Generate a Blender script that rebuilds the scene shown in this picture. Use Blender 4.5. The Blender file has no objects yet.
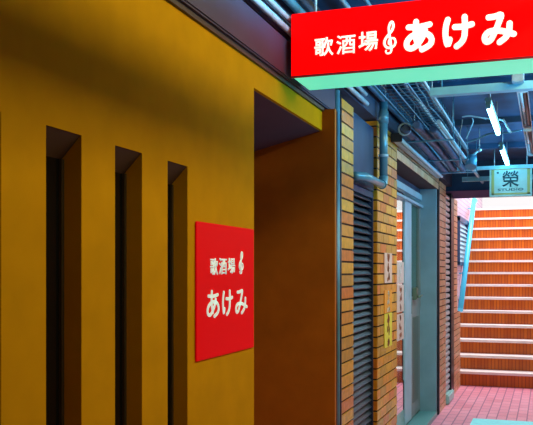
import bpy, bmesh, math, random
from mathutils import Vector, Matrix
random.seed(7)
COL = bpy.context.scene.collection
A = math.radians(19.35); CA, SA = math.cos(A), math.sin(A)
F = 800.0; H = 1.52; CX = 266.5; HY = 272.0

def P(px, py, X=None, Y=None, Z=None):
    """world point seen at a photograph pixel on the plane X=, Y= or Z= (used to measure the place)"""
    r = (px-CX)/F; u = (HY-py)/F
    dx = r*CA - SA; dy = CA + r*SA; dz = u
    if X is not None: s = X/dx
    elif Y is not None: s = Y/dy
    else: s = (Z-H)/dz
    return Vector((dx*s, dy*s, H+dz*s))

# ---------------------------------------------------------------- materials
def mat(name, col, rough=.6, metal=0, noise=0, nscale=6, bump=0, emit=None, estr=0, spec=.5, stretch=None, coat=0):
    m = bpy.data.materials.new(name); m.use_nodes = True
    nt = m.node_tree; b = nt.nodes['Principled BSDF']
    b.inputs['Base Color'].default_value = (*col, 1)
    b.inputs['Roughness'].default_value = rough
    b.inputs['Metallic'].default_value = metal
    b.inputs['Specular IOR Level'].default_value = spec
    b.inputs['Coat Weight'].default_value = coat
    tc = nt.nodes.new('ShaderNodeTexCoord'); mp = nt.nodes.new('ShaderNodeMapping')
    nt.links.new(tc.outputs['Object'], mp.inputs['Vector'])
    if stretch: mp.inputs['Scale'].default_value = stretch
    n = nt.nodes.new('ShaderNodeTexNoise'); n.inputs['Scale'].default_value = nscale; n.inputs['Detail'].default_value = 5
    nt.links.new(mp.outputs['Vector'], n.inputs['Vector'])
    if noise:
        r = nt.nodes.new('ShaderNodeValToRGB')
        r.color_ramp.elements[0].position = .3; r.color_ramp.elements[1].position = .7
        r.color_ramp.elements[0].color = (*[c*(1-noise) for c in col], 1)
        r.color_ramp.elements[1].color = (*[min(1, c*(1+noise)) for c in col], 1)
        nt.links.new(n.outputs['Fac'], r.inputs['Fac']); nt.links.new(r.outputs['Color'], b.inputs['Base Color'])
    if bump:
        bp = nt.nodes.new('ShaderNodeBump'); bp.inputs['Strength'].default_value = bump; bp.inputs['Distance'].default_value = .01
        nt.links.new(n.outputs['Fac'], bp.inputs['Height']); nt.links.new(bp.outputs['Normal'], b.inputs['Normal'])
    if emit:
        b.inputs['Emission Color'].default_value = (*emit, 1); b.inputs['Emission Strength'].default_value = estr
    return m

M = {}
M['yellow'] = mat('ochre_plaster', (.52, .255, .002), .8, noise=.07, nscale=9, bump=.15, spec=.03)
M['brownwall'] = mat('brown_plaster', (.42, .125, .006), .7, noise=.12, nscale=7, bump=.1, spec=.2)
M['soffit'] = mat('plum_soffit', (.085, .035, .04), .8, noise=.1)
M['slotshade'] = mat('shaded_slot_soffit', (.06, .03, .012), .8, noise=.1)  # shade under the slot heads is put into this darker colour
M['slotframe'] = mat('dark_bronze_frame', (.05, .035, .015), .5, metal=.3)
M['slotglass'] = mat('smoked_glass', (.006, .006, .006), .12)
M['fascia'] = mat('dark_fascia_paint', (.03, .024, .055), .55, noise=.2)
M['upper'] = mat('dark_upper_wall', (.035, .05, .09), .8, noise=.25, nscale=4)
M['ceiling'] = mat('navy_ceiling', (.012, .075, .17), .75, noise=.35, nscale=3)
M['boxblue'] = mat('dark_blue_box_paint', (.012, .035, .09), .5, noise=.25)
M['concrete'] = mat('grey_concrete', (.3, .3, .3), .8, noise=.15)
M['galv'] = mat('galvanised_steel', (.36, .55, .62), .4, metal=.25, noise=.15, nscale=20)
M['bluemetal'] = mat('blue_grey_metal', (.08, .28, .40), .4, metal=.2, noise=.2, nscale=12)
M['cyanpaint'] = mat('pale_cyan_steel_paint', (.22, .60, .68), .45, noise=.15)
M['darkmetal'] = mat('dark_painted_metal', (.02, .022, .03), .4, metal=.4)
M['flex'] = mat('grey_flexible_conduit', (.07, .12, .20), .5, metal=.3, noise=.3, nscale=15)
M['cable'] = mat('black_cable', (.03, .05, .09), .6)
M['cableb'] = mat('pale_cable', (.25, .45, .55), .5)
M['pipe'] = mat('teal_grey_drainpipe', (.10, .27, .33), .28, metal=.2, noise=.15)
M['shutter'] = mat('slate_blue_louvre', (.035, .06, .09), .45, metal=.4)
M['alu'] = mat('pale_aluminium', (.32, .50, .58), .45, metal=.0, noise=.08)
M['doorpanel'] = mat('grey_green_door_paint', (.22, .27, .26), .5, noise=.12, nscale=5)
M['jambpaint'] = mat('blue_grey_jamb_paint', (.20, .36, .42), .5, noise=.15, nscale=3)
M['greenglass'] = mat('green_tinted_glass', (.03, .11, .07), .08)
M['mortar'] = mat('dark_mortar', (.035, .016, .012), .9)
for i, c in enumerate([(.66, .34, .012), (.60, .27, .01), (.68, .28, .012), (.50, .27, .02), (.60, .19, .012)]):
    M['brick%d' % i] = mat('ochre_tile_%d' % i, c, .4, noise=.18, nscale=25, bump=.2)
for i, c in enumerate([(.66, .40, .20), (.66, .34, .18), (.58, .28, .12), (.58, .38, .20)]):
    M['pbrick%d' % i] = mat('salmon_tile_%d' % i, c, .4, noise=.15, nscale=25, bump=.2)
M['signred'] = mat('backlit_red_acrylic', (.7, .0, .0), .5, spec=.08, emit=(1, 0, .0), estr=1.0)
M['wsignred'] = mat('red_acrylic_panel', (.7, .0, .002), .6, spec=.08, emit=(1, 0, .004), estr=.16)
M['signred_edge'] = mat('red_sign_edge', (.35, .0, .01), .4)
M['mint'] = mat('backlit_mint_diffuser', (.35, .85, .68), .4, emit=(.10, .9, .56), estr=.78, noise=.1, nscale=5)
M['letter'] = mat('backlit_white_letters', (.85, 1, .9), .4, emit=(.85, 1, .85), estr=.9)
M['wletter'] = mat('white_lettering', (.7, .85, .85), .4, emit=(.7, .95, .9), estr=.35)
M['tube'] = mat('lit_fluorescent_tube', (1, 1, 1), .4, emit=(.22, .68, 1), estr=22)
M['deadtube'] = mat('unlit_fluorescent_tube', (.62, .70, .70), .15, coat=.5)
M['reflector'] = mat('white_enamel', (.50, .60, .62), .3)
M['innards'] = mat('rusty_reflector', (.20, .13, .14), .4, noise=.3)
M['riser'] = None
M['nosing'] = mat('pale_stone_nosing', (.9, .84, .80), .5, noise=.08)
M['stairside'] = mat('cyan_enamel_handrail', (.07, .68, 1.0), .25)
M['lilac'] = mat('lilac_white_tile', (.62, .52, .62), .4)
M['louvre'] = mat('pale_blue_louvre', (.45, .75, .85), .3)
M['winblue'] = mat('blue_window_frame', (.03, .09, .2), .4)
M['mat'] = mat('cyan_rubber_mat', (.22, .92, 1.0), .5, noise=.1, nscale=30, bump=.3)
M['board'] = mat('mint_sign_board', (.42, .72, .66), .4, noise=.12, nscale=8, emit=(.2, .6, .5), estr=.12)
M['gold'] = mat('gold_border', (.48, .52, .16), .45)
M['ink'] = mat('dark_teal_ink', (.01, .09, .11), .5)
M['poster_pale'] = mat('pale_pink_paper', (.72, .52, .45), .6)
M['poster_orange'] = mat('orange_paper', (.8, .33, .02), .6)
M['poster_ink'] = mat('brown_ink', (.35, .10, .03), .6)
M['poster_white'] = mat('white_ink', (.8, .75, .66), .6)
M['poster_yellow'] = mat('yellow_ink', (.75, .65, .05), .6)
M['landing'] = mat('pale_landing_wall', (.85, .78, .76), .7)
M['chrome'] = mat('brushed_handle', (.18, .25, .16), .3, metal=.6)
M['teal_block'] = mat('pale_teal_plastic', (.35, .65, .62), .4)

def stripes(name, c1, c2, c3, sx, bw, bh):
    """small vertical glazed tiles on the risers"""
    m = bpy.data.materials.new(name); m.use_nodes = True
    nt = m.node_tree; b = nt.nodes['Principled BSDF']; b.inputs['Roughness'].default_value = .35
    tc = nt.nodes.new('ShaderNodeTexCoord'); sp = nt.nodes.new('ShaderNodeSeparateXYZ'); cb = nt.nodes.new('ShaderNodeCombineXYZ')
    nt.links.new(tc.outputs['Object'], sp.inputs[0])
    nt.links.new(sp.outputs['X'], cb.inputs['X']); nt.links.new(sp.outputs['Z'], cb.inputs['Y'])
    br = nt.nodes.new('ShaderNodeTexBrick'); br.offset = 0
    br.inputs['Scale'].default_value = 1; br.inputs['Brick Width'].default_value = bw; br.inputs['Row Height'].default_value = bh
    br.inputs['Mortar Size'].default_value = .004; br.inputs['Bias'].default_value = 0
    br.inputs['Color1'].default_value = (*c1, 1); br.inputs['Color2'].default_value = (*c2, 1); br.inputs['Mortar'].default_value = (*c3, 1)
    nt.links.new(cb.outputs[0], br.inputs['Vector']); nt.links.new(br.outputs['Color'], b.inputs['Base Color'])
    return m
M['riser'] = stripes('orange_riser_tile', (.62, .14, .005), (.46, .08, .003), (.28, .035, .003), 1, .045, .19)

def floor_mat():
    m = bpy.data.materials.new('pink_paver_floor'); m.use_nodes = True
    nt = m.node_tree; b = nt.nodes['Principled BSDF']; b.inputs['Roughness'].default_value = .42
    tc = nt.nodes.new('ShaderNodeTexCoord'); mp = nt.nodes.new('ShaderNodeMapping'); mp.inputs['Rotation'].default_value = (0, 0, math.pi/2)
    nt.links.new(tc.outputs['Object'], mp.inputs['Vector'])
    br = nt.nodes.new('ShaderNodeTexBrick'); br.offset = .5
    br.inputs['Scale'].default_value = 1; br.inputs['Brick Width'].default_value = .2; br.inputs['Row Height'].default_value = .1
    br.inputs['Mortar Size'].default_value = .006
    br.inputs['Color1'].default_value = (.88, .34, .45, 1); br.inputs['Color2'].default_value = (.78, .25, .36, 1); br.inputs['Mortar'].default_value = (.36, .11, .22, 1)
    nt.links.new(mp.outputs[0], br.inputs['Vector'])
    n = nt.nodes.new('ShaderNodeTexNoise'); n.inputs['Scale'].default_value = 2.2; n.inputs['Detail'].default_value = 4
    nt.links.new(tc.outputs['Object'], n.inputs['Vector'])
    mx = nt.nodes.new('ShaderNodeMixRGB'); mx.blend_type = 'OVERLAY'; mx.inputs[0].default_value = .35
    nt.links.new(br.outputs['Color'], mx.inputs[1]); nt.links.new(n.outputs['Fac'], mx.inputs[2]); nt.links.new(mx.outputs[0], b.inputs['Base Color'])
    bp = nt.nodes.new('ShaderNodeBump'); bp.inputs['Strength'].default_value = .4; bp.inputs['Distance'].default_value = .004; bp.invert = True
    nt.links.new(br.outputs['Fac'], bp.inputs['Height']); nt.links.new(bp.outputs[0], b.inputs['Normal'])
    return m
M['floor'] = floor_mat()

def wall_tile_mat():
    m = bpy.data.materials.new('lilac_wall_tile'); m.use_nodes = True
    nt = m.node_tree; b = nt.nodes['Principled BSDF']; b.inputs['Roughness'].default_value = .35
    tc = nt.nodes.new('ShaderNodeTexCoord'); sp = nt.nodes.new('ShaderNodeSeparateXYZ'); cb = nt.nodes.new('ShaderNodeCombineXYZ')
    nt.links.new(tc.outputs['Object'], sp.inputs[0]); nt.links.new(sp.outputs['Y'], cb.inputs['X']); nt.links.new(sp.outputs['Z'], cb.inputs['Y'])
    br = nt.nodes.new('ShaderNodeTexBrick'); br.inputs['Scale'].default_value = 1; br.inputs['Brick Width'].default_value = .22; br.inputs['Row Height'].default_value = .07
    br.inputs['Mortar Size'].default_value = .006
    br.inputs['Color1'].default_value = (.74, .56, .64, 1); br.inputs['Color2'].default_value = (.66, .50, .62, 1); br.inputs['Mortar'].default_value = (.30, .22, .38, 1)
    nt.links.new(cb.outputs[0], br.inputs['Vector']); nt.links.new(br.outputs['Color'], b.inputs['Base Color'])
    return m
M['lilac'] = wall_tile_mat()

def glass_mat():
    m = bpy.data.materials.new('door_glass'); m.use_nodes = True
    nt = m.node_tree; nt.nodes.remove(nt.nodes['Principled BSDF']); out = nt.nodes['Material Output']
    g = nt.nodes.new('ShaderNodeBsdfGlossy'); g.inputs['Roughness'].default_value = .01; g.inputs['Color'].default_value = (.92, .95, .95, 1)
    t = nt.nodes.new('ShaderNodeBsdfTransparent'); t.inputs['Color'].default_value = (.7, .85, .8, 1)
    mx = nt.nodes.new('ShaderNodeMixShader'); mx.inputs[0].default_value = .84
    nt.links.new(t.outputs[0], mx.inputs[1]); nt.links.new(g.outputs[0], mx.inputs[2]); nt.links.new(mx.outputs[0], out.inputs['Surface'])
    return m
M['glass'] = glass_mat()

# ---------------------------------------------------------------- mesh helpers
def abox(bm, x0, x1, y0, y1, z0, z1, mi=0, bev=0):
    vs = [bm.verts.new((x, y, z)) for x in (x0, x1) for y in (y0, y1) for z in (z0, z1)]
    fs = [(0, 1, 3, 2), (4, 6, 7, 5), (0, 4, 5, 1), (2, 3, 7, 6), (0, 2, 6, 4), (1, 5, 7, 3)]
    out = []
    for f in fs:
        fc = bm.faces.new([vs[i] for i in f]); fc.material_index = mi; out.append(fc)
    if bev:
        es = list({e for f in out for e in f.edges})
        bmesh.ops.bevel(bm, geom=es, offset=bev, segments=2, affect='EDGES')
def prism(bm, pts, axis, a0, a1, mi=0):
    """extrude a polygon; pts in the two other axes (order x,y,z without axis)"""
    def mk(p, a):
        return {'x': (a, p[0], p[1]), 'y': (p[0], a, p[1]), 'z': (p[0], p[1], a)}[axis]
    v0 = [bm.verts.new(mk(p, a0)) for p in pts]; v1 = [bm.verts.new(mk(p, a1)) for p in pts]
    fs = [bm.faces.new(v0), bm.faces.new(v1[::-1])]
    n = len(pts)
    for i in range(n): fs.append(bm.faces.new((v0[i], v1[i], v1[(i+1) % n], v0[(i+1) % n])))
    for f in fs: f.material_index = mi
def tube(bm, pts, r, n=10, mi=0, caps=True):
    pts = [Vector(p) for p in pts]; rings = []
    rs = r if isinstance(r, (list, tuple)) else [r]*len(pts)
    prev = None
    for i, p in enumerate(pts):
        t = ((pts[i]-pts[i-1]).normalized() if i else Vector()) + ((pts[i+1]-pts[i]).normalized() if i < len(pts)-1 else Vector())
        t.normalize()
        if prev is None:
            up = Vector((0, 0, 1)) if abs(t.z) < .9 else Vector((1, 0, 0)); u = t.cross(up).normalized()
        else:
            u = (prev - t*prev.dot(t)).normalized()
        prev = u; w = t.cross(u)
        rings.append([bm.verts.new(p + (u*math.cos(2*math.pi*k/n)+w*math.sin(2*math.pi*k/n))*rs[i]) for k in range(n)])
    for a, b in zip(rings, rings[1:]):
        for k in range(n):
            f = bm.faces.new((a[k], a[(k+1) % n], b[(k+1) % n], b[k])); f.material_index = mi; f.smooth = True
    if caps:
        for rr in (rings[0][::-1], rings[-1]):
            f = bm.faces.new(rr); f.material_index = mi
def obj(name, bm, mats, parent=None, label=None, cat=None, group=None, kind=None):
    bmesh.ops.recalc_face_normals(bm, faces=bm.faces)
    me = bpy.data.meshes.new(name); bm.to_mesh(me); bm.free()
    for m in (mats if isinstance(mats, (list, tuple)) else [mats]): me.materials.append(M[m] if isinstance(m, str) else m)
    o = bpy.data.objects.new(name, me); COL.objects.link(o)
    if parent:
        o.parent = parent; o.matrix_parent_inverse = Matrix.Translation(parent.location).inverted()
    tag(o, label, cat, group, kind)
    return o
def tag(o, label=None, cat=None, group=None, kind=None):
    for k, v in (('label', label), ('category', cat), ('group', group), ('kind', kind)):
        if v: o[k] = v
def thing(name, loc, label, cat, group=None, kind=None):
    o = bpy.data.objects.new(name, None); COL.objects.link(o); o.location = loc; o.empty_display_size = .1
    tag(o, label, cat, group, kind); return o
def B(name, x0, x1, y0, y1, z0, z1, m, parent=None, bev=0, **k):
    bm = bmesh.new(); abox(bm, x0, x1, y0, y1, z0, z1, bev=bev); return obj(name, bm, m, parent, **k)
def T(name, pts, r, m, parent=None, n=10, **k):
    bm = bmesh.new(); tube(bm, pts, r, n); return obj(name, bm, m, parent, **k)
def copy_tree(o, parent=None):
    c = o.copy(); COL.objects.link(c)
    if parent: c.parent = parent; c.matrix_parent_inverse = o.matrix_parent_inverse.copy()
    for ch in [x for x in bpy.data.objects if x.parent == o]: copy_tree(ch, c)
    return c
def arc(c, r, a0, a1, n, f):
    return [f(c[0]+r*math.cos(a0+(a1-a0)*i/n), c[1]+r*math.sin(a0+(a1-a0)*i/n)) for i in range(n+1)]

# ---------------------------------------------------------------- lettering
def glyph_verts(ch, heavy):
    c = bpy.data.curves.new('glyph', 'FONT'); c.body = ch; c.offset = heavy; c.resolution_u = 4
    o = bpy.data.objects.new('glyph', c); COL.objects.link(o)
    dg = bpy.context.evaluated_depsgraph_get(); dg.update()
    me = bpy.data.meshes.new_from_object(o.evaluated_get(dg))
    bpy.data.objects.remove(o)
    return me
def place2d(me, fn, depth, name, m, parent):
    """me: flat mesh in XY.  fn maps (u,v in 0..1) and an out distance to world"""
    xs = [v.co.x for v in me.vertices]; ys = [v.co.y for v in me.vertices]
    x0, x1, y0, y1 = min(xs), max(xs), min(ys), max(ys)
    bm = bmesh.new(); bm.from_mesh(me)
    bmesh.ops.remove_doubles(bm, verts=bm.verts, dist=1e-5)
    r = bmesh.ops.extrude_face_region(bm, geom=list(bm.faces))
    top = {v for v in r['geom'] if isinstance(v, bmesh.types.BMVert)}
    for v in bm.verts:
        v.co = fn((v.co.x-x0)/(x1-x0), (v.co.y-y0)/(y1-y0), depth if v in top else 0)
    return obj(name, bm, m, parent)
def clef_mesh():
    """a treble clef swept as a flat ribbon with a little thickness (closed tubes later flattened)"""
    ctrl = [(.40, .10), (.30, .05), (.20, .10), (.22, .18), (.36, .20), (.55, .12), (.60, .02), (.60, .02)]
    pts = [(.30, .13), (.24, .10), (.28, .04), (.40, .02), (.52, .06), (.55, .16), (.50, .40), (.42, .70), (.42, .85), (.50, .97), (.60, .99),
           (.66, .88), (.60, .74), (.42, .62), (.22, .48), (.16, .34), (.28, .22), (.50, .19), (.70, .24), (.78, .36), (.70, .47), (.54, .48), (.42, .42), (.40, .33), (.48, .29)]
    def cr(p0, p1, p2, p3, t):
        return [.5*((2*b)+(-a+c)*t+(2*a-5*b+4*c-d)*t*t+(-a+3*b-3*c+d)*t**3) for a, b, c, d in zip(p0, p1, p2, p3)]
    q = [pts[0]]+pts+[pts[-1]]; out = []
    for i in range(len(q)-3):
        for k in range(5): out.append(cr(q[i], q[i+1], q[i+2], q[i+3], k/5))
    out.append(pts[-1])
    return out
CLEF = clef_mesh()
# rounded brush strokes of the three large characters, in a unit box
STROKES = {
 'あ': [[(.14, .83), (.50, .81), (.86, .86)], [(.40, 1.0), (.38, .70), (.40, .40), (.47, .16)],
        [(.70, .68), (.62, .45), (.45, .20), (.25, .07), (.10, .13), (.08, .30), (.20, .47), (.42, .57), (.65, .58), (.85, .48), (.93, .30), (.85, .13), (.60, .0)]],
 'け': [[(.13, .96), (.06, .70), (.05, .40), (.12, .08), (.20, .26)], [(.38, .68), (.66, .67), (.97, .72)], [(.72, 1.0), (.73, .60), (.70, .30), (.60, .12), (.44, .0)]],
 'み': [[(.16, .90), (.36, .91), (.56, .95), (.50, .72), (.36, .36), (.22, .10), (.08, .06), (.03, .22), (.14, .38), (.34, .42), (.60, .38), (.97, .24)], [(.84, .62), (.82, .38), (.72, .16), (.52, .0)]],
}
def smooth(pts, k=5):
    q = [pts[0]]+list(pts)+[pts[-1]]; out = []
    for i in range(len(q)-3):
        for j in range(k):
            t = j/k; out.append(tuple(.5*((2*b)+(-a+c)*t+(2*a-5*b+4*c-d)*t*t+(-a+3*b-3*c+d)*t**3) for a, b, c, d in zip(q[i], q[i+1], q[i+2], q[i+3])))
    out.append(tuple(pts[-1])); return out
def brush(ch, fn, rad, depth, inset, name, m, parent):
    """flat rounded strokes raised by depth; rad in world units"""
    o0 = fn(0, 0, 0); n = (fn(0, 0, 1)-o0).normalized(); ux = fn(1, 0, 0)-o0; vx = fn(0, 1, 0)-o0
    iu, iv = rad/ux.length*.9, rad/vx.length*.9
    un, vn = ux.normalized(), vx.normalized()
    bm = bmesh.new()
    for st_ in STROKES[ch]:
        pts = [fn(iu+(1-2*iu)*x, iv+(1-2*iv)*y, 0) for x, y in smooth(st_)]
        # outline of the stroke: left side, end cap, right side, start cap
        L, Rr = [], []
        for i, p in enumerate(pts):
            t = (pts[min(i+1, len(pts)-1)]-pts[max(i-1, 0)]).normalized(); w = t.cross(n)
            L.append(p+w*rad); Rr.append(p-w*rad)
        def cap(p, t, sgn):
            w = t.cross(n)*sgn; return [p+w*rad*math.cos(a)+t*sgn*rad*math.sin(a) for a in [math.pi*k/8 for k in range(1, 8)]]
        t0 = (pts[1]-pts[0]).normalized(); t1 = (pts[-1]-pts[-2]).normalized()
        tk = depth*(1+.04*STROKES[ch].index(st_))
        def quad(vs):
            a = [bm.verts.new(v) for v in vs]; b = [bm.verts.new(v+n*tk) for v in vs]
            bm.faces.new(b); bm.faces.new(a[::-1])
            for i in range(len(vs)): bm.faces.new((a[i], a[(i+1) % len(vs)], b[(i+1) % len(vs)], b[i]))
        for i in range(len(pts)-1): quad([L[i], L[i+1], Rr[i+1], Rr[i]])
        quad([L[-1]]+cap(pts[-1], t1, 1)+[Rr[-1]])
        quad([Rr[0]]+cap(pts[0], t0, -1)+[L[0]])
    return obj(name, bm, m, parent)
def clef(fn, depth, w, name, m, parent):
    bm = bmesh.new()
    pts = [fn(x, y, depth*.5) for x, y in CLEF]
    n = len(pts)
    rs = [w*(.55+.45*math.sin(math.pi*min(1, max(0, i/n)))) for i in range(n)]
    tube(bm, pts, rs, 8)
    return obj(name, bm, m, parent)

# ================================================================ SETTING
XL = -1.10          # yellow front plane and tiled pillars
XR = 1.45
ZC = 2.86
ys = lambda px: P(px, 200, X=XL).y

# yellow wall: piers, head and base with three-and-a-half narrow slots and the entrance recess
SZ0, SZ1, SD = .35, 1.862, .058
slots = [(ys(0)-.153, ys(0.8)), (ys(46), ys(81.5)), (ys(115), ys(142)), (ys(167.6), ys(187.5))]
RY0, RY1, RZ = ys(254), 4.0, 2.252
bm = bmesh.new()
BACK = XL-.14
WT = 2.368
YS = -2.6
edges = [YS]+[v for s in slots for v in s]+[RY0]
for i in range(0, len(edges), 2): abox(bm, BACK, XL, edges[i], edges[i+1], SZ0, SZ1)
abox(bm, BACK, XL, YS, RY0, 0, SZ0)
abox(bm, BACK, XL, YS, RY0, SZ1+SD, WT)
# head strip with 45 degree sloping slot tops
for i in range(0, len(edges), 2): abox(bm, BACK, XL, edges[i], edges[i+1], SZ1, SZ1+SD)
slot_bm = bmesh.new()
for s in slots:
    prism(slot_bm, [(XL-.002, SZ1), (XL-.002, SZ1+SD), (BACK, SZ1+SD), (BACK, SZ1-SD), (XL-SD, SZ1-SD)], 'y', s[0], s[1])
obj('trim_7', slot_bm, 'slotshade', kind='structure')
for s in slots: abox(bm, XL-.0019, XL, s[0], s[1], SZ1, SZ1+SD)
obj('wall_left', bm, 'yellow', kind='structure', label='ochre yellow plaster wall cut by narrow vertical slots')
# lintel over the entrance recess (front) and its plum soffit
bm = bmesh.new(); prism(bm, [(XL, RZ), (XL, WT), (XL-.012, WT), (XL-.012, RZ-.003)], 'y', RY0, RY1)
obj('wall_left_head', bm, 'yellow', kind='structure')
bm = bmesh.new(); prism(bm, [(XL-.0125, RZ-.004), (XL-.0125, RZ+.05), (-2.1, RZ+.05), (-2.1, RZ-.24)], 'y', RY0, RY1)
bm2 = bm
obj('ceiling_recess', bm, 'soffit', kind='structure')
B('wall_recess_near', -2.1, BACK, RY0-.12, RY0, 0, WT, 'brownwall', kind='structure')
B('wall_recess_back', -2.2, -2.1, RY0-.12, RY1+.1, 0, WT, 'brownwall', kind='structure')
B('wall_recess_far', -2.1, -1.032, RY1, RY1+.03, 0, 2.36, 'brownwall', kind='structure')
for i, s in enumerate(slots):
    w = thing('window_%d' % (i+1), (XL-SD, (s[0]+s[1])/2, SZ0), 'dark slot window', None, kind='structure')
    del w['label']
    g = B('pane', XL-SD-.012, XL-SD, s[0], s[1], SZ0, SZ1-SD+.01, 'slotglass', w)
    B('window_frame', XL-SD, XL-SD+.008, s[1]-.012, s[1], SZ0, SZ1-SD, 'slotframe', w)

# other shells
B('floor', -2.2, 2.2, -2.7, 11.2, -.1, 0, 'floor', kind='structure')
B('wall_right', XR, XR+.1, -2.7, 10.9, 0, ZC, 'concrete', kind='structure')
B('wall_back', -2.2, XR+.1, -2.75, -2.65, 0, ZC, 'concrete', kind='structure')
bm = bmesh.new(); abox(bm, -2.2, XR+.1, -2.75, 10.15, ZC, ZC+.12)
for k in range(8):
    y = -1.5+k*1.45; abox(bm, -1.05, XR, y, y+.09, ZC-.05, ZC)
obj('ceiling', bm, 'ceiling', kind='structure')
B('wall_left_upper', -1.32, XL+.005, YS, 10.2, 2.56, ZC, 'upper', kind='structure')
B('trim_1', BACK, XL+.03, YS, RY1+.16, WT, 2.535, 'fascia', kind='structure', bev=.006)
B('trim_2', XL-.02, XL+.012, YS, RY1, WT-.018, WT, 'slotframe', kind='structure')
# header at the foot of the stairs
HZ = P(500, 196, Y=10.0).z
B('wall_stair_header', -1.5, XR+.1, 9.95, 10.15, HZ, ZC, 'ceiling', kind='structure')
B('trim_3', -1.3, XR, 9.925, 9.95, HZ-.02, HZ+.07, mat('mauve_trim', (.35, .14, .26), .6), kind='structure')

# ---------------------------------------------------------------- tiled pillars
def tiled(name, faces, core, z0, z1, pal, label, tl=.21, kind=None):
    """faces: list of (axis, plane, u0, u1, sign)"""
    root = None
    bm = bmesh.new(); x0, x1, y0, y1 = core
    abox(bm, x0, x1, y0, y1, z0, z1, 0)
    ch = .072; j = .011; pr = .007
    for ax, pl, u0, u1, sg in faces:
        z = z0; row = 0
        while z < z1-.02:
            zt = min(z+ch-j, z1); u = u0 - (tl/2 if row % 2 and tl < .3 else 0)
            while u < u1-.005:
                a = max(u, u0); b = min(u+tl-j*.6, u1)
                if b-a > .012:
                    mi = 1+random.randrange(len(pal)); q0, q1 = sorted((pl-.002*sg, pl+pr*sg))
                    if ax == 'x': abox(bm, q0, q1, a, b, z, zt, mi)
                    else: abox(bm, a, b, q0, q1, z, zt, mi)
                u += tl
            z += ch; row += 1
    kw = dict(kind='structure') if kind else dict(label=label, cat='wall' if name == 'low_tiled_wall' else 'pillar')
    return obj(name, bm, ['mortar']+pal, **kw)
YP = ['brick%d' % i for i in range(5)]; PP = ['pbrick%d' % i for i in range(4)]
y1a, y1b = ys(340), ys(352.3)
y2a, y2b = P(376.5, 300, X=XL).y, P(396, 300, X=XL).y
tiled('tiled_pillar', [('x', XL, y1a, y1b, 1), ('y', y1a, -1.3, XL, -1)], (-1.32, XL, y1a, y1b), 0, 2.5, YP,
      'narrow ochre tiled pillar between the yellow wall\'s conduits and the dark louvred shutter', tl=.31)
tiled('tiled_pillar', [('x', XL, y2a, y2b, 1), ('y', y2a, -1.3, XL+.006, -1), ('y', y2b, -1.3, XL+.006, 1)], (-1.3, XL, y2a, y2b), 0, 2.55, YP,
      'wide ochre tiled pillar behind the drainpipe, with posters stuck on it')
# lintel over the doorway in the same tile
tiled('wall_left_lintel', [('x', XL, y2b, ys(438), 1)], (-1.3, XL, y2b, ys(438)), 2.40, 2.55, ['pbrick2', 'pbrick1', 'pbrick0'], '', kind=1)
y3a, y3b = ys(438.8), ys(445.2)
tiled('tiled_pillar', [('x', XL, y3a, y3b, 1)], (-1.3, XL, y3a, y3b), 0, 2.5, PP, 'slim salmon tiled pillar just past the doorway\'s dark steel post')
y4a, y4b = ys(453), ys(456.8)
tiled('tiled_pillar', [('x', XL, y4a, y4b, 1), ('y', y4b, -1.5, XL+.006, 1)], (-1.5, XL, y4a, y4b), 0, HZ, PP, 'salmon tiled end pillar at the foot of the stairs')
y5b = min(ys(459.8), 10.97)
tiled('low_tiled_wall', [('x', XL, y4b+.012, y5b, 1), ('y', y5b, -1.3, XL+.006, 1)], (-1.3, XL, y4b+.012, y5b), 0, 1.0, PP, 'low salmon tiled wall between the end pillar and the first stair step')
# stair side walls
SW = -1.30
B('wall_stair_left', SW-.12, SW-.001, y4b+.01, 17.5, 0, 6, 'lilac', kind='structure')
B('wall_stair_right', XR, XR+.1, 10.9, 17.5, 0, 6, 'lilac', kind='structure')

# shutter between pillars 1 and 2
sh = thing('louvred_shutter', (-1.16, (y1b+y2a)/2, 0), 'dark slate louvred shutter recessed between two ochre tiled pillars', 'shutter')
bm = bmesh.new(); z = .06
while z < 2.0:
    prism(bm, [(-1.165, z+.035), (-1.13, z), (-1.127, z+.006), (-1.163, z+.042)], 'y', y1b+.03, y2a-.03); z += .045
obj('louvre_slats', bm, 'shutter', sh)
B('back_panel', -1.19, -1.175, y1b+.005, y2a-.005, 0, 2.5, 'darkmetal', sh)
bm = bmesh.new()
abox(bm, -1.175, -1.12, y1b+.005, y1b+.03, 0, 2.06); abox(bm, -1.175, -1.12, y2a-.03, y2a-.009, 0, 2.06); abox(bm, -1.175, -1.12, y1b+.03, y2a-.03, 2.02, 2.06)
obj('shutter_frame', bm, 'boxblue', sh)
B('shutter_box', -1.17, -1.116, y1b+.01, y2a-.012, 2.065, 2.5, 'boxblue', sh, bev=.004)
# vertical conduits at end of yellow wall
T('conduit', [(-1.075, 4.2, 0), (-1.075, 4.2, 2.5)], .019, 'bluemetal', label='pale blue vertical conduit running up beside the first tiled pillar', cat='pipe')
T('conduit', [(-1.055, 4.075, 0), (-1.055, 4.075, 2.36)], .018, 'darkmetal', label='dark vertical conduit against the end of the brown entrance wall', cat='pipe')
T('conduit', [(-1.085, 4.305, 0), (-1.085, 4.305, 2.5)], .013, 'darkmetal', label='thin dark vertical conduit touching the first tiled pillar\'s edge', cat='pipe')
B('wall_left_gap', -1.3, -1.115, RY1+.031, y1a-.005, 0, 2.5, 'darkmetal', kind='structure')

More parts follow.
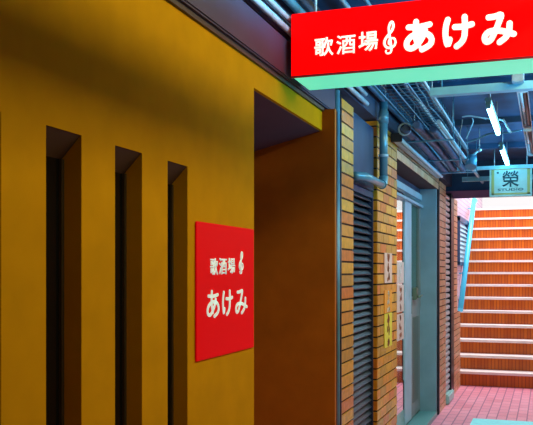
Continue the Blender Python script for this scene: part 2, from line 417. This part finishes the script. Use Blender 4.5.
# ---------------------------------------------------------------- drain pipe
dx = -1.04
dt = P(383.5, 98, X=dx); db = P(383.5, 187, X=dx); dy_ = dt.y
dr = thing('drainpipe', (dx, dy_, db.z), 'teal grey drainpipe dropping past the pillar and elbowing left into the shutter', 'pipe')
yy = dy_
T('vertical_pipe', [(dx, yy, 2.66), (dx, yy, db.z+.07)], .028, 'pipe', dr, 16)
end = (-1.13, y1b+.16, db.z)
R_ = .06
pts = [(dx, yy, db.z+.07)]+[(dx, yy-R_+R_*math.cos(t), db.z+.07-R_*math.sin(t)) for t in [math.pi/2*i/6 for i in range(1, 7)]]
T('elbow', pts, .031, 'pipe', dr, 16)
T('horizontal_pipe', [(dx, yy-R_, db.z+.01), (-1.045, y1b+.12, db.z+.01), (-1.085, y1b+.07, db.z+.01), (-1.112, y1b+.055, db.z+.01)], .026, 'pipe', dr, 14)
T('coupling', [(dx, yy, 2.52), (dx, yy, 2.60)], .034, 'pipe', dr, 16)
T('clamp', [(dx, yy, 2.29), (dx, yy, 2.31)], .034, 'galv', dr, 16)

# ---------------------------------------------------------------- doorway
DX = -1.28
dy0, dy1 = y2b+.012, P(420, 300, X=DX).y
B('wall_doorway_far', -1.42, XL-.01, dy1, dy1+.1, 0, 2.40, 'jambpaint', kind='structure')
B('wall_doorway_head', -1.36, DX, dy0, dy1, 2.34, 2.55, 'upper', kind='structure')
B('wall_doorway_inner', -1.75, -1.7, dy0-.6, dy1+.3, 0, 2.55, 'upper', kind='structure')
B('trim_4', XL-.03, XL+.012, dy1+.06, ys(438.8)-.003, 0, 2.43, 'darkmetal', kind='structure', bev=.004)
B('trim_5', DX-.06, XL, dy0, dy1, 0, .045, mat('teal_threshold', (.12, .32, .32), .4), kind='structure')
d = thing('door_1', (DX, (dy0+dy1)/2, .045), None, None, kind='structure')
yA, yB = P(404.5, 300, X=DX).y, P(411.3, 300, X=DX).y
bm = bmesh.new()
abox(bm, DX-.05, DX+.02, dy0, dy1, 2.28, 2.34); abox(bm, DX-.02, DX+.035, dy0, dy1, 2.20, 2.225)
abox(bm, DX-.05, DX+.02, dy0, dy0+.04, .045, 2.28)
obj('door_frame', bm, 'alu', d)
bm = bmesh.new(); abox(bm, DX-.03, DX+.006, yA, yB-.03, .06, 2.2, bev=.004); abox(bm, DX-.03, DX+.002, yB-.03, yB, .06, 2.2)
obj('door_stile', bm, 'alu', d)
B('glass_pane', DX-.012, DX-.004, dy0+.04, yA, .5, 2.2, 'glass', d)
B('kick_panel', DX-.018, DX, dy0+.04, yA, .06, .5, 'glass', d)
B('transom_pane', DX-.012, DX-.004, dy0+.04, dy1, 2.225, 2.28, 'glass', d)
# second leaf: green glass over a grey panel
zz = P(415, 308, X=DX).z
B('door_pane', DX-.02, DX-.01, yB, dy1-.1, zz, 2.2, 'greenglass', d)
B('door_panel', DX-.02, DX+.002, yB, dy1, .06, zz, 'doorpanel', d)
bm = bmesh.new(); abox(bm, DX-.025, DX+.008, dy1-.1, dy1, zz, 2.2, bev=.003); abox(bm, DX-.025, DX+.008, yB, dy1-.1, zz-.05, zz+.12, bev=.003)
obj('door_rail', bm, 'doorpanel', d)
B('inset_panel', DX+.002, DX+.006, yB+.07, dy1-.15, .2, zz-.09, mat('dark_green_inset', (.08, .12, .09), .35), d)
hb = P(413.5, 297, X=DX+.03)
hh = thing('tmp', (0, 0, 0), None, None); bpy.data.objects.remove(hh)
bm = bmesh.new(); abox(bm, DX+.006, DX+.05, yB+.02, yB+.14, hb.z-.03, hb.z+.09, bev=.006); tube(bm, [(DX+.05, yB+.05, hb.z), (DX+.075, yB+.05, hb.z), (DX+.075, yB+.2, hb.z+.01)], .011, 8)
obj('door_handle', bm, 'chrome', d)

# roller-shutter guide between pillars 3 and 4
g = thing('roller_shutter', (-1.13, ys(449), 0), 'pale ribbed roller shutter between the slim pillar and the end pillar', 'shutter')
bm = bmesh.new(); z = .12
while z < 2.40:
    prism(bm, [(-1.15, z), (-1.105, z+.012), (-1.099, z+.033), (-1.105, z+.054), (-1.15, z+.066)], 'y', y3b+.01, ys(449.8)); z += .068
obj('ribbed_curtain', bm, 'reflector', g)
B('guide_rail', -1.17, -1.085, ys(450.0), ys(452.8), 0, 2.46, 'darkmetal', g, bev=.003)
B('bottom_block', -1.17, -1.06, y3b+.04, ys(451), 0, .11, 'teal_block', g, bev=.015)
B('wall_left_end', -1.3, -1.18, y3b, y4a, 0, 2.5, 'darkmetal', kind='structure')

# posters
def poster(c0, c1, X, pal, label, group=None, rows=6):
    y0, z1 = c0; y1, z0 = c1
    t = thing('poster', (X, (y0+y1)/2, z0), label, 'poster')
    B('sheet', X, X+.004, y0, y1, z0, z1, pal[0], t)
    h = (z1-z0); w = y1-y0
    rr = random.Random(int(z0*1000))
    for r in range(rows):
        zc = z1-h*(r+.5)/rows; s = h/rows*.42
        bm = bmesh.new()
        # blocky characters made of short strokes
        prism(bm, [((y0+y1)/2-.035, zc-s*.12), ((y0+y1)/2+.035, zc-s*.12), ((y0+y1)/2+.035, zc+s*.12), ((y0+y1)/2-.035, zc+s*.12)], 'x', X+.0045, X+.0058)
        for k in range(5):
            a = rr.uniform(0, math.pi); cy = (y0+y1)/2+rr.uniform(-.12, .12)*w; cz = zc+rr.uniform(-.5, .5)*s
            L = rr.uniform(.4, 1.)*s; dy, dz = math.cos(a)*L*.8, math.sin(a)*L; ny, nz = -math.sin(a)*.012, math.cos(a)*.012
            vs = [(cy-dy-ny, cz-dz-nz), (cy+dy-ny, cz+dz-nz), (cy+dy+ny, cz+dz+nz), (cy-dy+ny, cz-dz+nz)]
            vs = [(min(max(a_, y0+.004), y1-.004), min(max(b_, z0+.004), z1-.004)) for a_, b_ in vs]
            prism(bm, vs, 'x', X+.0045, X+.006)
        obj('printed_character', bm, pal[1], t)
    return t
def yz(px, py, X): v = P(px, py, X=X); return (v.y, v.z)
PX = XL+.0075
ya, yb = P(384, 300, X=PX).y, P(391.5, 300, X=PX).y
for (p0, p1, pal, lab, rows) in [((253, 283), None, ('poster_pale', 'poster_ink'), 'pale pink poster, the upper of three on the wide tiled pillar', 3),
                      ((290, 313), None, ('poster_orange', 'poster_white'), 'orange poster in the middle on the wide tiled pillar', 3),
                      ((313.5, 347), None, ('poster_yellow', 'poster_ink'), 'yellow poster lowest on the wide tiled pillar', 3)]:
    poster((ya, P(387, p0[0], X=PX).z), (yb, P(387, p0[1], X=PX).z), PX, pal, lab, rows=rows)
GX = DX-.003
ya, yb = dy0+.62, P(404, 300, X=GX).y-.03
ya = P(396.5, 300, X=GX).y
for (q0, q1, pal, lab) in [(262, 283, ('poster_pale', 'poster_white'), 'pale notice stuck highest on the glass door'),
                           (285, 312, ('poster_pale', 'poster_ink'), 'pale marked notice in the middle of the glass door'),
                           (314, 340, ('poster_pale', 'poster_ink'), 'pale marked notice lowest on the glass door')]:
    poster((ya, P(400, q0, X=GX).z), (yb, P(400, q1, X=GX).z), GX, pal, lab, rows=3)

# ---------------------------------------------------------------- stairs
SY, ST, SR = 11.0, .292, .19
st = thing('staircase', (.1, SY, 0), 'orange tiled staircase with pale nosings rising at the corridor\'s end', 'stairs')
NS = 14
for k in range(NS):
    y = SY+k*ST; z0 = 0 if k == 0 else 0
    y_end = SY+NS*ST+ .02 if k == NS-1 else y+ST+.02
    bm = bmesh.new(); abox(bm, SW+.02, XR-.005, y, y+ST+.03, max(0, SR*k-.25), SR*(k+1)-.034)
    s = obj('step', bm, 'riser', st)
    bm = bmesh.new(); abox(bm, SW+.02, XR-.005, y-.018, y+ST, SR*(k+1)-.034, SR*(k+1), bev=.004)
    obj('nosing', bm, 'nosing', s)
B('floor_landing', SW-.1, XR+.1, SY+NS*ST, 17.5, NS*SR-.2, NS*SR, 'nosing', kind='structure')
# sloping side skirt
bm = bmesh.new()
prism(bm, [(SY-.12, 0), (SY-.12, .14), (SY+NS*ST, NS*SR+.28), (SY+NS*ST+.3, NS*SR+.28), (SY+NS*ST+.3, NS*SR-.2), (SY+.3, 0)], 'x', SW, SW+.018)
obj('trim_6', bm, mat('pale_skirt', (.7, .55, .62), .5), kind='structure')
h0 = P(460.3, 310, X=-1.2); h1 = P(474, 200, X=-1.2)
hr = thing('handrail', h0, 'bright cyan handrail sloping up the left side of the stairs', 'handrail')
T('rail', [(-1.2, h0.y, h0.z), (-1.2, h1.y, h1.z), (-1.2, h1.y+.3, h1.z+.01)], .040, 'stairside', hr, 14)
for f_ in (.03, .35, .68, .97):
    p = h0.lerp(h1, f_)
    T('bracket', [(-1.2, p.y, p.z-.02), (-1.2, p.y, p.z-.08), (SW+.001, p.y, p.z-.1)], .010, 'stairside', hr, 8)
# louvre window in the stair wall
w0 = P(456.5, 222, X=SW); w1 = P(466.5, 262, X=SW)
y0, y1 = P(456.5, 200, X=SW).y, P(465.6, 200, X=SW).y
z1 = P(456.5, 217, X=SW).z; z0 = P(457, 264, X=SW).z
w = thing('window_5', (SW, (y0+y1)/2, z0), None, None, kind='structure')
bm = bmesh.new(); abox(bm, SW, SW+.05, y0, y0+.05, z0, z1); abox(bm, SW, SW+.05, y1-.12, y1, z0, z1); abox(bm, SW, SW+.05, y0, y1, z1-.05, z1+.02); abox(bm, SW, SW+.05, y0, y1, z0-.02, z0+.03)
obj('window_frame', bm, 'winblue', w)
bm = bmesh.new(); n = 9
for k in range(n):
    z = z0+.03+(z1-z0-.1)*k/n; hgt = (z1-z0-.1)/n
    prism(bm, [(SW+.005, z+hgt*.85), (SW+.04, z), (SW+.045, z+.01), (SW+.01, z+hgt*.85+.01)], 'y', y0+.05, y1-.12)
obj('louvre_slats', bm, 'louvre', w)

# floor mat
m0 = P(473, 418.5, Z=.01)
B('floor_mat', m0.x, m0.x+1.2, m0.y-.8, m0.y, .001, .014, 'mat', bev=.004, label='cyan rubber mat lying on the pink pavers', cat='mat')

# ---------------------------------------------------------------- overhead sign
SX0 = -1.045
tl = P(291.5, 15.5, X=SX0); bl = P(291.5, 77.5, X=SX0); bb = P(308.5, 90.5, X=SX0)
FY = tl.y; BY = bb.y; SZt, SZb = tl.z, bl.z; SX1 = 0.02
sg = thing('lightbox_sign', ((SX0+SX1)/2, FY, SZb), 'long red backlit box sign with white Japanese lettering hung overhead', 'sign')
B('housing', SX0+.006, SX1-.006, FY+.012, BY, SZb+.012, SZt, 'signred_edge', sg, bev=.004)
B('face_panel', SX0, SX1, FY-.006, FY+.012, SZb, SZt+.004, 'signred', sg, bev=.003)
B('bottom_diffuser', SX0+.004, SX1-.004, FY+.012, BY, SZb, SZb+.012, 'mint', sg, bev=.002)
B('bottom_trim', SX0, SX1, FY-.008, FY+.002, SZb-.004, SZb+.004, 'signred_edge', sg)
heavy = {'歌': .014, '酒': .010, '場': .014}
G = {c: glyph_verts(c, h) for c, h in heavy.items()}
def on_front(px0, px1, py0, py1):
    yp = FY-.006
    a = P((px0+px1)/2, py1, Y=yp); b = P((px0+px1)/2, py0, Y=yp); l = P(px0, 40, Y=yp).x; r = P(px1, 40, Y=yp).x
    return lambda u, v, dd: Vector((l+(r-l)*u, yp-dd+.0005, a.z+(b.z-a.z)*v))
sh_ = .5
for ch, r in [('歌', (314.5, 333.5, 37.5, 56)), ('酒', (336.5, 355.5, 35, 54)), ('場', (358.5, 378, 31.5, 51.5)),
              ('あ', (402, 436.5, 19, 52.5)), ('け', (441.5, 475.5, 15, 49)), ('み', (481, 517.5, 11, 45))]:
    if ch in STROKES: brush(ch, on_front(*r), .0118, .004, 0, 'character', 'letter', sg)
    else: place2d(G[ch], on_front(*r), .004, 'character', 'letter', sg)
clef(on_front(381.5, 399.5, 22, 54), .004, .0056, 'treble_clef', 'letter', sg)
for x in (P(315.5, 10, Y=FY+.1).x, -.25):
    T('hanger_rod', [(x, FY+.1, SZt-.005), (x, FY+.1, ZC-.002)], .007, 'galv', sg, 8)
# ---------------------------------------------------------------- wall sign
WX = XL+.007
a_ = P(196.5, 221, X=WX); b_ = P(254, 346.4, X=WX)
ws = thing('wall_sign', (XL, (a_.y+b_.y)/2, b_.z), 'red panel sign with white Japanese lettering fixed flat to the yellow wall', 'sign')
zt, zb = a_.z, P(196.5, 362, X=WX).z
B('panel', WX-.005, WX, a_.y, b_.y, zb, zt, 'wsignred', ws, bev=.002)
B('backing_box', XL, WX-.005, a_.y+.004, b_.y-.004, zb+.004, zt-.004, 'signred_edge', ws)
def on_wall(px0, px1, py0, py1):
    y0 = P(px0, 280, X=WX).y; y1 = P(px1, 280, X=WX).y; pm = (px0+px1)/2
    z1 = P(pm, py0, X=WX).z; z0 = P(pm, py1, X=WX).z
    return lambda u, v, dd: Vector((WX+dd-.0005, y0+(y1-y0)*u, z0+(z1-z0)*v))
for ch, r in [('歌', (210, 217.5, 258, 275)), ('酒', (218.8, 226.3, 258, 274.4)), ('場', (227.6, 234.6, 258, 273.6)),
              ('あ', (205.6, 219.7, 290, 318)), ('け', (221.6, 232.6, 289.7, 315.8)), ('み', (234.8, 247.3, 288.2, 314.3))]:
    if ch in STROKES: brush(ch, on_wall(*r), .0058, .003, 0, 'character', 'wletter', ws)
    else: place2d(G[ch], on_wall(*r), .003, 'character', 'wletter', ws)
clef(on_wall(238, 244, 252, 274), .003, .0036, 'treble_clef', 'wletter', ws)

# ---------------------------------------------------------------- hanging board near the stairs
HBY = 8.8
l_ = P(489.5, 180, Y=HBY).x; r_ = P(532, 180, Y=HBY).x; t_ = P(505, 166.3, Y=HBY).z; b_ = P(505, 196.5, Y=HBY).z
hb = thing('hanging_board', ((l_+r_)/2, HBY, b_), 'small mint green board with gold border and dark writing hanging before the stairs', 'sign')
B('board', l_, r_, HBY, HBY+.03, b_, t_, 'board', hb, bev=.003)
bm = bmesh.new(); q = .02; w_ = .028
for (x0, x1, z0, z1) in [(l_+q, r_-q, t_-q-w_*.6, t_-q), (l_+q, r_-q, b_+q, b_+q+w_*.6), (l_+q, l_+q+w_, b_+q, t_-q), (r_-q-w_, r_-q, b_+q, t_-q)]:
    abox(bm, x0, x1, HBY-.003, HBY+.001, z0, z1)
obj('border', bm, 'gold', hb)
gm = glyph_verts('榮', .012)
cx_ = (l_+r_)/2; zc = (b_+t_)/2
place2d(gm, lambda u, v, dd: Vector((cx_-.085+.17*u, HBY-dd, zc-.06+.17*v)), .003, 'character', 'ink', hb)
gm = glyph_verts('STUDIO', .01)
place2d(gm, lambda u, v, dd: Vector((cx_-.13+.26*u, HBY-dd, b_+.06+.024*v)), .003, 'lettering', 'ink', hb)
B('mark', l_+.075, l_+.095, HBY-.003, HBY+.001, t_-.075, t_-.058, 'ink', hb)
for x in (l_+.05, r_-.05):
    T('hanger_rod', [(x, HBY+.015, t_-.01), (x, HBY+.015, ZC-.002)], .006, 'galv', hb, 6)

# ---------------------------------------------------------------- steel cross bars
def bar(px0, px1, py_l, Y, h, m, label, x0=None, x1=None, w=.04):
    z = P((px0+px1)/2, py_l, Y=Y).z
    x0 = P(px0, 100, Y=Y).x if x0 is None else x0; x1 = XR if x1 is None else x1
    t = thing('steel_crossbar', ((x0+x1)/2, Y, z), label, 'beam')
    bm = bmesh.new()
    abox(bm, x0, x1, Y, Y+.005, z-h/2, z+h/2); abox(bm, x0, x1, Y+.005, Y+w, z-h/2, z-h/2+.005)
    obj('angle_bar', bm, m, t)
    for x in (x0+.06, x1-.3): T('hanger_rod', [(x, Y+.012, z-h/2+.004), (x, Y+.012, ZC-.002)], .005, 'bluemetal', t, 6)
    return t
bar(430, 533, 88, 4.35, .042, 'cyanpaint', 'pale steel angle crossbar right behind the red overhead sign', w=.06)
bar(454, 533, 167.5, 8.45, .035, 'cyanpaint', 'pale steel crossbar just in front of the hanging mint board')
bar(462, 533, 178, 9.2, .05, 'cyanpaint', 'mauve grey crossbar lower down, behind the hanging mint board')
# small clamp box on first bar
cb = P(518, 77.5, Y=4.33)
B('junction_box', cb.x-.03, cb.x+.03, 4.29, 4.35, P(518, 84.2, Y=4.35).z, cb.z+.01, 'galv', bev=.004, label='small pale junction box on the crossbar by the unlit fluorescent fittings', cat='electrical box')

# ---------------------------------------------------------------- fluorescent fittings
def fluo(x, y0, y1, z, lit, label, group):
    t = thing('fluorescent_fitting', (x, y0, z), label, 'lamp', group)
    if lit:
        B('housing', x-.022, x+.022, y0-.02, y1+.02, z+.022, z+.05, 'bluemetal', t, bev=.005)
        T('tube', [(x, y0+.02, z), (x, y1-.02, z)], .018, 'tube', t, 12)
    else:
        bm = bmesh.new()
        prism(bm, [(x-.032, z-.012), (x-.024, z+.045), (x+.024, z+.045), (x+.032, z-.012), (x+.027, z-.012), (x+.019, z+.038), (x-.019, z+.038), (x-.027, z-.012)], 'y', y0, y1)
        obj('housing', bm, 'reflector', t)
        T('tube', [(x-.011, y0+.02, z+.004), (x-.011, y1-.02, z+.004)], .010, 'deadtube', t, 12)
        T('tube', [(x+.011, y0+.02, z+.004), (x+.011, y1-.02, z+.004)], .009, 'innards', t, 12)
    for yy_ in (y0, y1-.02):
        ew = .017 if lit else .026
        B('end_cap', x-ew, x+ew, yy_, yy_+.02, z-.02, z+.03, 'bluemetal' if lit else 'reflector', t, bev=.004)
    for yy_ in (y0+.2, y1-.2):
        T('hanger_rod', [(x, yy_, z+.045), (x, yy_, ZC-.002)], .005, 'galv', t, 6)
    return t
zf = 2.64
a = P(488, 105.5, Z=zf); b = P(498.5, 133.5, Z=zf)
fluo((a.x+b.x)/2, a.y, b.y, zf, True, 'nearer of the two lit white fluorescent tubes in the middle of the ceiling', 'lit ceiling tubes')
a = P(501, 148, Z=zf); b = P(508, 165.5, Z=zf)
fluo((a.x+b.x)/2, a.y, b.y, zf, True, 'farther lit white fluorescent tube, right above the hanging mint board', 'lit ceiling tubes')
zf = 2.58
a = P(523, 89, Z=zf); b = P(527, 126, Z=zf); c = P(527.5, 129, Z=zf); e = P(530.5, 154, Z=zf)
fluo((a.x+b.x)/2, a.y, b.y, zf, False, 'nearer unlit fluorescent fitting at the right edge of the photo', 'unlit ceiling fittings')
fluo((a.x+b.x)/2, c.y, e.y, zf, False, 'farther unlit fluorescent fitting at the right edge, end to end with another', 'unlit ceiling fittings')

# ---------------------------------------------------------------- conduits along the left top
def run(x, z, y0, y1, r, m, label, n=10, sag=0):
    pts = [(x, y0+(y1-y0)*i/14, z-sag*math.sin(math.pi*(i*3 % 14)/14)) for i in range(15)]
    return T('conduit', pts, r, m, n=n, label=label, cat='pipe')
run(-1.068, 2.575, -2, 4.95, .014, 'galv', 'bright thin conduit lying just above the dark fascia')
run(-1.066, 2.625, -2, 4.9, .012, 'galv', 'second bright thin conduit above the dark fascia')
run(-1.06, 2.70, -2, 9.6, .02, 'bluemetal', 'blue conduit high along the top of the left wall')
run(-.90, 2.785, -2, 9.6, .012, 'galv', 'thin pale conduit hung under the ceiling left of the lamps')
run(-.80, 2.79, -2, 9.6, .010, 'bluemetal', 'thin blue conduit under the ceiling over the red sign')
# rail pipe over doorway
ra = P(399, 138, X=-1.03); rb = P(441, 180, X=-1.03)
rl = thing('lamp_rail', (-1.03, ra.y, ra.z), 'bright pale trunking rail running over the doorway lintel', 'rail')
B('channel', -1.085, -1.03, ra.y, rb.y, ra.z-.022, ra.z+.03, 'alu', rl, bev=.008)
T('front_tube', [(-1.02, ra.y+.02, ra.z-.01), (-1.02, rb.y-.02, ra.z-.01)], .014, 'louvre', rl, 12)
B('end_cap', -1.088, -1.005, ra.y-.02, ra.y, ra.z-.03, ra.z+.035, 'darkmetal', rl, bev=.004)
# corrugated flexible conduits
def flex(x, z, y0, y1, r, label, m='flex'):
    bm = bmesh.new(); pts = []; rs = []
    y = y0; i = 0
    while y < y1: pts.append((x+.01*math.sin(y*1.3), y, z+.008*math.sin(y*2))); rs.append(r*(1 if i % 2 else .72)); y += .028; i += 1
    tube(bm, pts, rs, 10)
    return obj('flexible_conduit', bm, m, label=label, cat='pipe')
fy = P(402, 128, X=-1.0).y
flex(-.985, 2.565, fy, 8.38, .036, 'ribbed grey hose nearest the wall in the bundle over the doorway')
flex(-.89, 2.575, fy-.1, 8.38, .034, 'ribbed grey hose in the middle of the bundle over the doorway')
flex(-.80, 2.57, fy+.1, 8.38, .032, 'ribbed grey hose on the corridor side of the bundle over the doorway')
T('conduit', [(-.725, fy-.1, 2.58), (-.725, 9.8, 2.58)], .016, 'galv', label='smooth bright pipe on the corridor side of the hoses', cat='pipe')
# round ring end seen at the start of the bundle
bm = bmesh.new(); c_ = Vector((-.985, fy+.03, 2.565)); tube(bm, [c_+Vector((0.043*math.cos(t), 0, .043*math.sin(t))) for t in [2*math.pi*i/16 for i in range(17)]], .008, 6)
obj('pipe_ring', bm, 'galv', label='round metal ring at the near end of the ribbed hoses', cat='clamp')

# wire mesh cable tray
tr = thing('cable_tray', (-.8, 4.6, 2.66), 'wire mesh cable tray hanging behind the red sign with loose cables', 'cable tray')
tz = 2.665; tx0, tx1 = -1.0, -.70; ty0, ty1 = 3.7, 6.5
for x in (tx0, (tx0*2+tx1)/3, (tx0+tx1*2)/3):
    T('long_wire', [(x, ty0, tz), (x, ty1, tz)], .004, 'cableb', tr, 6)
bm = bmesh.new(); y = ty0
while y <= ty1+.01:
    tube(bm, [(tx0, y, tz+.05), (tx0, y, tz), (tx1, y, tz), (tx1, y, tz+.05)], .003, 5); y += .1
obj('cross_wires', bm, 'bluemetal', tr)
bm = bmesh.new(); tube(bm, [(tx1, ty0, tz+.0), (tx1, 7.6, tz)], .009, 8); tube(bm, [(tx0, ty0, tz+.05), (tx0, ty1, tz+.05)], .004, 6)
obj('side_rail', bm, 'galv', tr)
for y in (4.0, 5.2, 6.4):
    for x in (tx0, tx1): T('hanger_rod', [(x, y, tz+.0), (x, y, ZC-.002)], .004, 'galv', tr, 6)
for k in range(7):
    r = random.Random(k); x = tx0+.03+.038*k
    pts = [(x+r.uniform(-.015, .015), ty0-.1+(6.9-ty0)*i/12, tz+.012+.009*(k % 3)+r.uniform(0, .012)) for i in range(13)]
    T('cable', pts, .0055, ['cable', 'cable', 'bluemetal'][k % 3], label=['dark cable', 'dark cable', 'blue grey cable'][k % 3]+' lying loose along the wire tray', cat='cable', group='%s cables in the wire tray' % ['dark', 'dark', 'blue grey'][k % 3])

# hanging rod, lamp bracket and loose cables beyond the tray
vr = P(460, 150, Y=7.4)
T('hanging_rod', [(vr.x, 7.4, ZC-.002), (vr.x, 7.4, P(460, 167, Y=7.4).z)], .008, 'bluemetal', n=8, label='thin vertical rod hanging from the ceiling right of the wire tray', cat='rod')
q0 = P(474, 157, Y=7.7)
sp = thing('spotlight', q0, 'small blue spotlight on an angled arm above the far crossbars', 'lamp')
sp_c = P(472, 160, Y=7.7)
bm = bmesh.new(); tube(bm, [P(466, 165, Y=7.7), P(473, 155, Y=7.7), P(479.5, 149.5, Y=7.7)], .012, 8); obj('arm', bm, 'galv', sp)
bm = bmesh.new(); tube(bm, [P(470.5, 167, Y=7.66), P(471.5, 158, Y=7.7), P(472, 154, Y=7.7)], [.055, .05, .02], 12); obj('lamp_head', bm, 'bluemetal', sp)
bm = bmesh.new(); tube(bm, [P(478.5, 151, Y=7.7), P(480.5, 148.5, Y=7.7)], .02, 8); obj('knob', bm, 'galv', sp)
bm = bmesh.new(); p_ = P(479.5, 149.5, Y=7.7); tube(bm, [p_, (p_.x, 7.7, ZC-.002)], .005, 6); obj('stem', bm, 'galv', sp)
def loose(pxs, Y, r, m, label):
    pts = [P(a, b, Y=Y) for a, b in pxs]
    dense = []
    q = [pts[0]]+pts+[pts[-1]]
    for i in range(len(q)-3):
        for k in range(5):
            t = k/5; dense.append(.5*((2*q[i+1])+(q[i+2]-q[i])*t+(2*q[i]-5*q[i+1]+4*q[i+2]-q[i+3])*t*t+(-q[i]+3*q[i+1]-3*q[i+2]+q[i+3])*t**3))
    dense.append(q[-1])
    T('hanging_cable', dense, r, m, n=6, label=label, cat='cable')
loose([(462, 117), (470, 116), (483, 118), (497, 119), (504, 121)], 6.3, .006, 'cableb', 'pale cable strung sideways past the nearer lit tube')
loose([(472, 118), (473, 122), (470, 130), (466, 139)], 6.35, .005, 'cableb', 'short pale cable drooping below the sideways cable')
loose([(463, 143), (475, 140), (489, 134), (505, 133), (522, 130)], 7.3, .008, 'bluemetal', 'blue cable sagging across below the nearer lit tube')
loose([(463, 100), (463, 117), (458, 145), (462, 164)], 7.2, .005, 'cableb', 'pale cable hanging down alongside the vertical rod')
loose([(503, 119), (508, 128), (511, 133)], 6.6, .010, 'cableb', 'pale thick cable end hanging right of the nearer lit tube')

# unseen beam added overhead, right of camera path (casts the soft band on the yellow wall)
ct = thing('shadow_beam', (.075, .3, 2.57), 'unseen pale beam added overhead to shade the yellow wall', 'light blocker')
B('channel', .035, .10, -2.4, 3.05, 2.575, 2.625, 'alu', ct)
for yy_ in (-1.2, .6, 2.4): T('hanger_rod', [(.07, yy_, 2.62), (.07, yy_, ZC-.002)], .005, 'galv', ct, 6)
for yy_, which in ((fy+.35, 'nearest'), (7.3, 'middle'), (8.25, 'farthest')):
    b = thing('pipe_bracket', (-1.09, yy_, 2.52), {'nearest': 'nearest steel bracket carrying the ribbed hoses off the wall', 'middle': 'middle steel bracket carrying the ribbed hoses off the wall', 'farthest': 'farthest steel bracket carrying the ribbed hoses, near the slim pillar'}[which], 'bracket', 'brackets under the hoses')
    B('arm', -1.094, -.665, yy_, yy_+.03, 2.518, 2.528, 'bluemetal', b)
    T('hanger_rod', [(-.672, yy_+.015, 2.52), (-.672, yy_+.015, ZC-.002)], .004, 'bluemetal', b, 6)

# ---------------------------------------------------------------- lights
def area(name, loc, rot, sx, sy, e, col, spread=180):
    l = bpy.data.lights.new(name, 'AREA'); l.shape = 'RECTANGLE'; l.size = sx; l.size_y = sy; l.energy = e; l.color = col; l.spread = math.radians(spread)
    o = bpy.data.objects.new(name, l); COL.objects.link(o); o.location = loc; o.rotation_euler = rot; return o
R = math.radians
# unseen warm light for the yellow wall at the near end of the passage
area('unseen_warm_light', (.52, 2.75, 2.82), (0, R(45), 0), .08, 3.2, 44, (1, .86, .42))
area('unseen_warm_light', (.95, 6.2, 2.70), (0, R(50), 0), .10, 2.6, 21, (1, .86, .46))  # unseen fill added to warm the tiles along mid-corridor
area('cool_fill', (.75, 4.4, 2.3), (0, R(115), 0), .12, 1.4, 26, (.08, .55, 1), 110)  # this and the next two: unseen blue fills added to tint ceiling pipes
area('cool_fill', (.75, 7.6, 2.3), (0, R(120), 0), .12, 1.4, 20, (.08, .55, 1), 120)
area('cool_fill', (.5, 2.3, 2.72), (0, R(95), 0), .08, 1.8, 22, (.08, .60, 1), 36)
area('tube_glow', (-.2, 6.9, 2.5), (0, 0, 0), .12, 2.6, 26, (.6, .92, 1), 150)
area('sky_over_stairs', (.1, 13.4, 5.6), (0, 0, 0), 2.4, 4.0, 300, (1, .97, .97))

w = bpy.data.worlds.new('World'); bpy.context.scene.world = w; w.use_nodes = True
bg = w.node_tree.nodes['Background']; bg.inputs['Color'].default_value = (1, .96, .97, 1); bg.inputs['Strength'].default_value = 1.0

# ---------------------------------------------------------------- camera
cam = bpy.data.cameras.new('camera'); co = bpy.data.objects.new('camera', cam); COL.objects.link(co)
co.location = (0, 0, H); co.rotation_euler = (R(90), 0, A)
cam.sensor_width = 36; cam.lens = 36*F/533; cam.shift_y = (HY-212.5)/533; cam.clip_start = .02
sc = bpy.context.scene; sc.camera = co
sc.view_settings.view_transform = 'Standard'; sc.view_settings.look = 'None'; sc.view_settings.gamma = 1
sc.view_settings.exposure = 0; sc.view_settings.use_curve_mapping = False
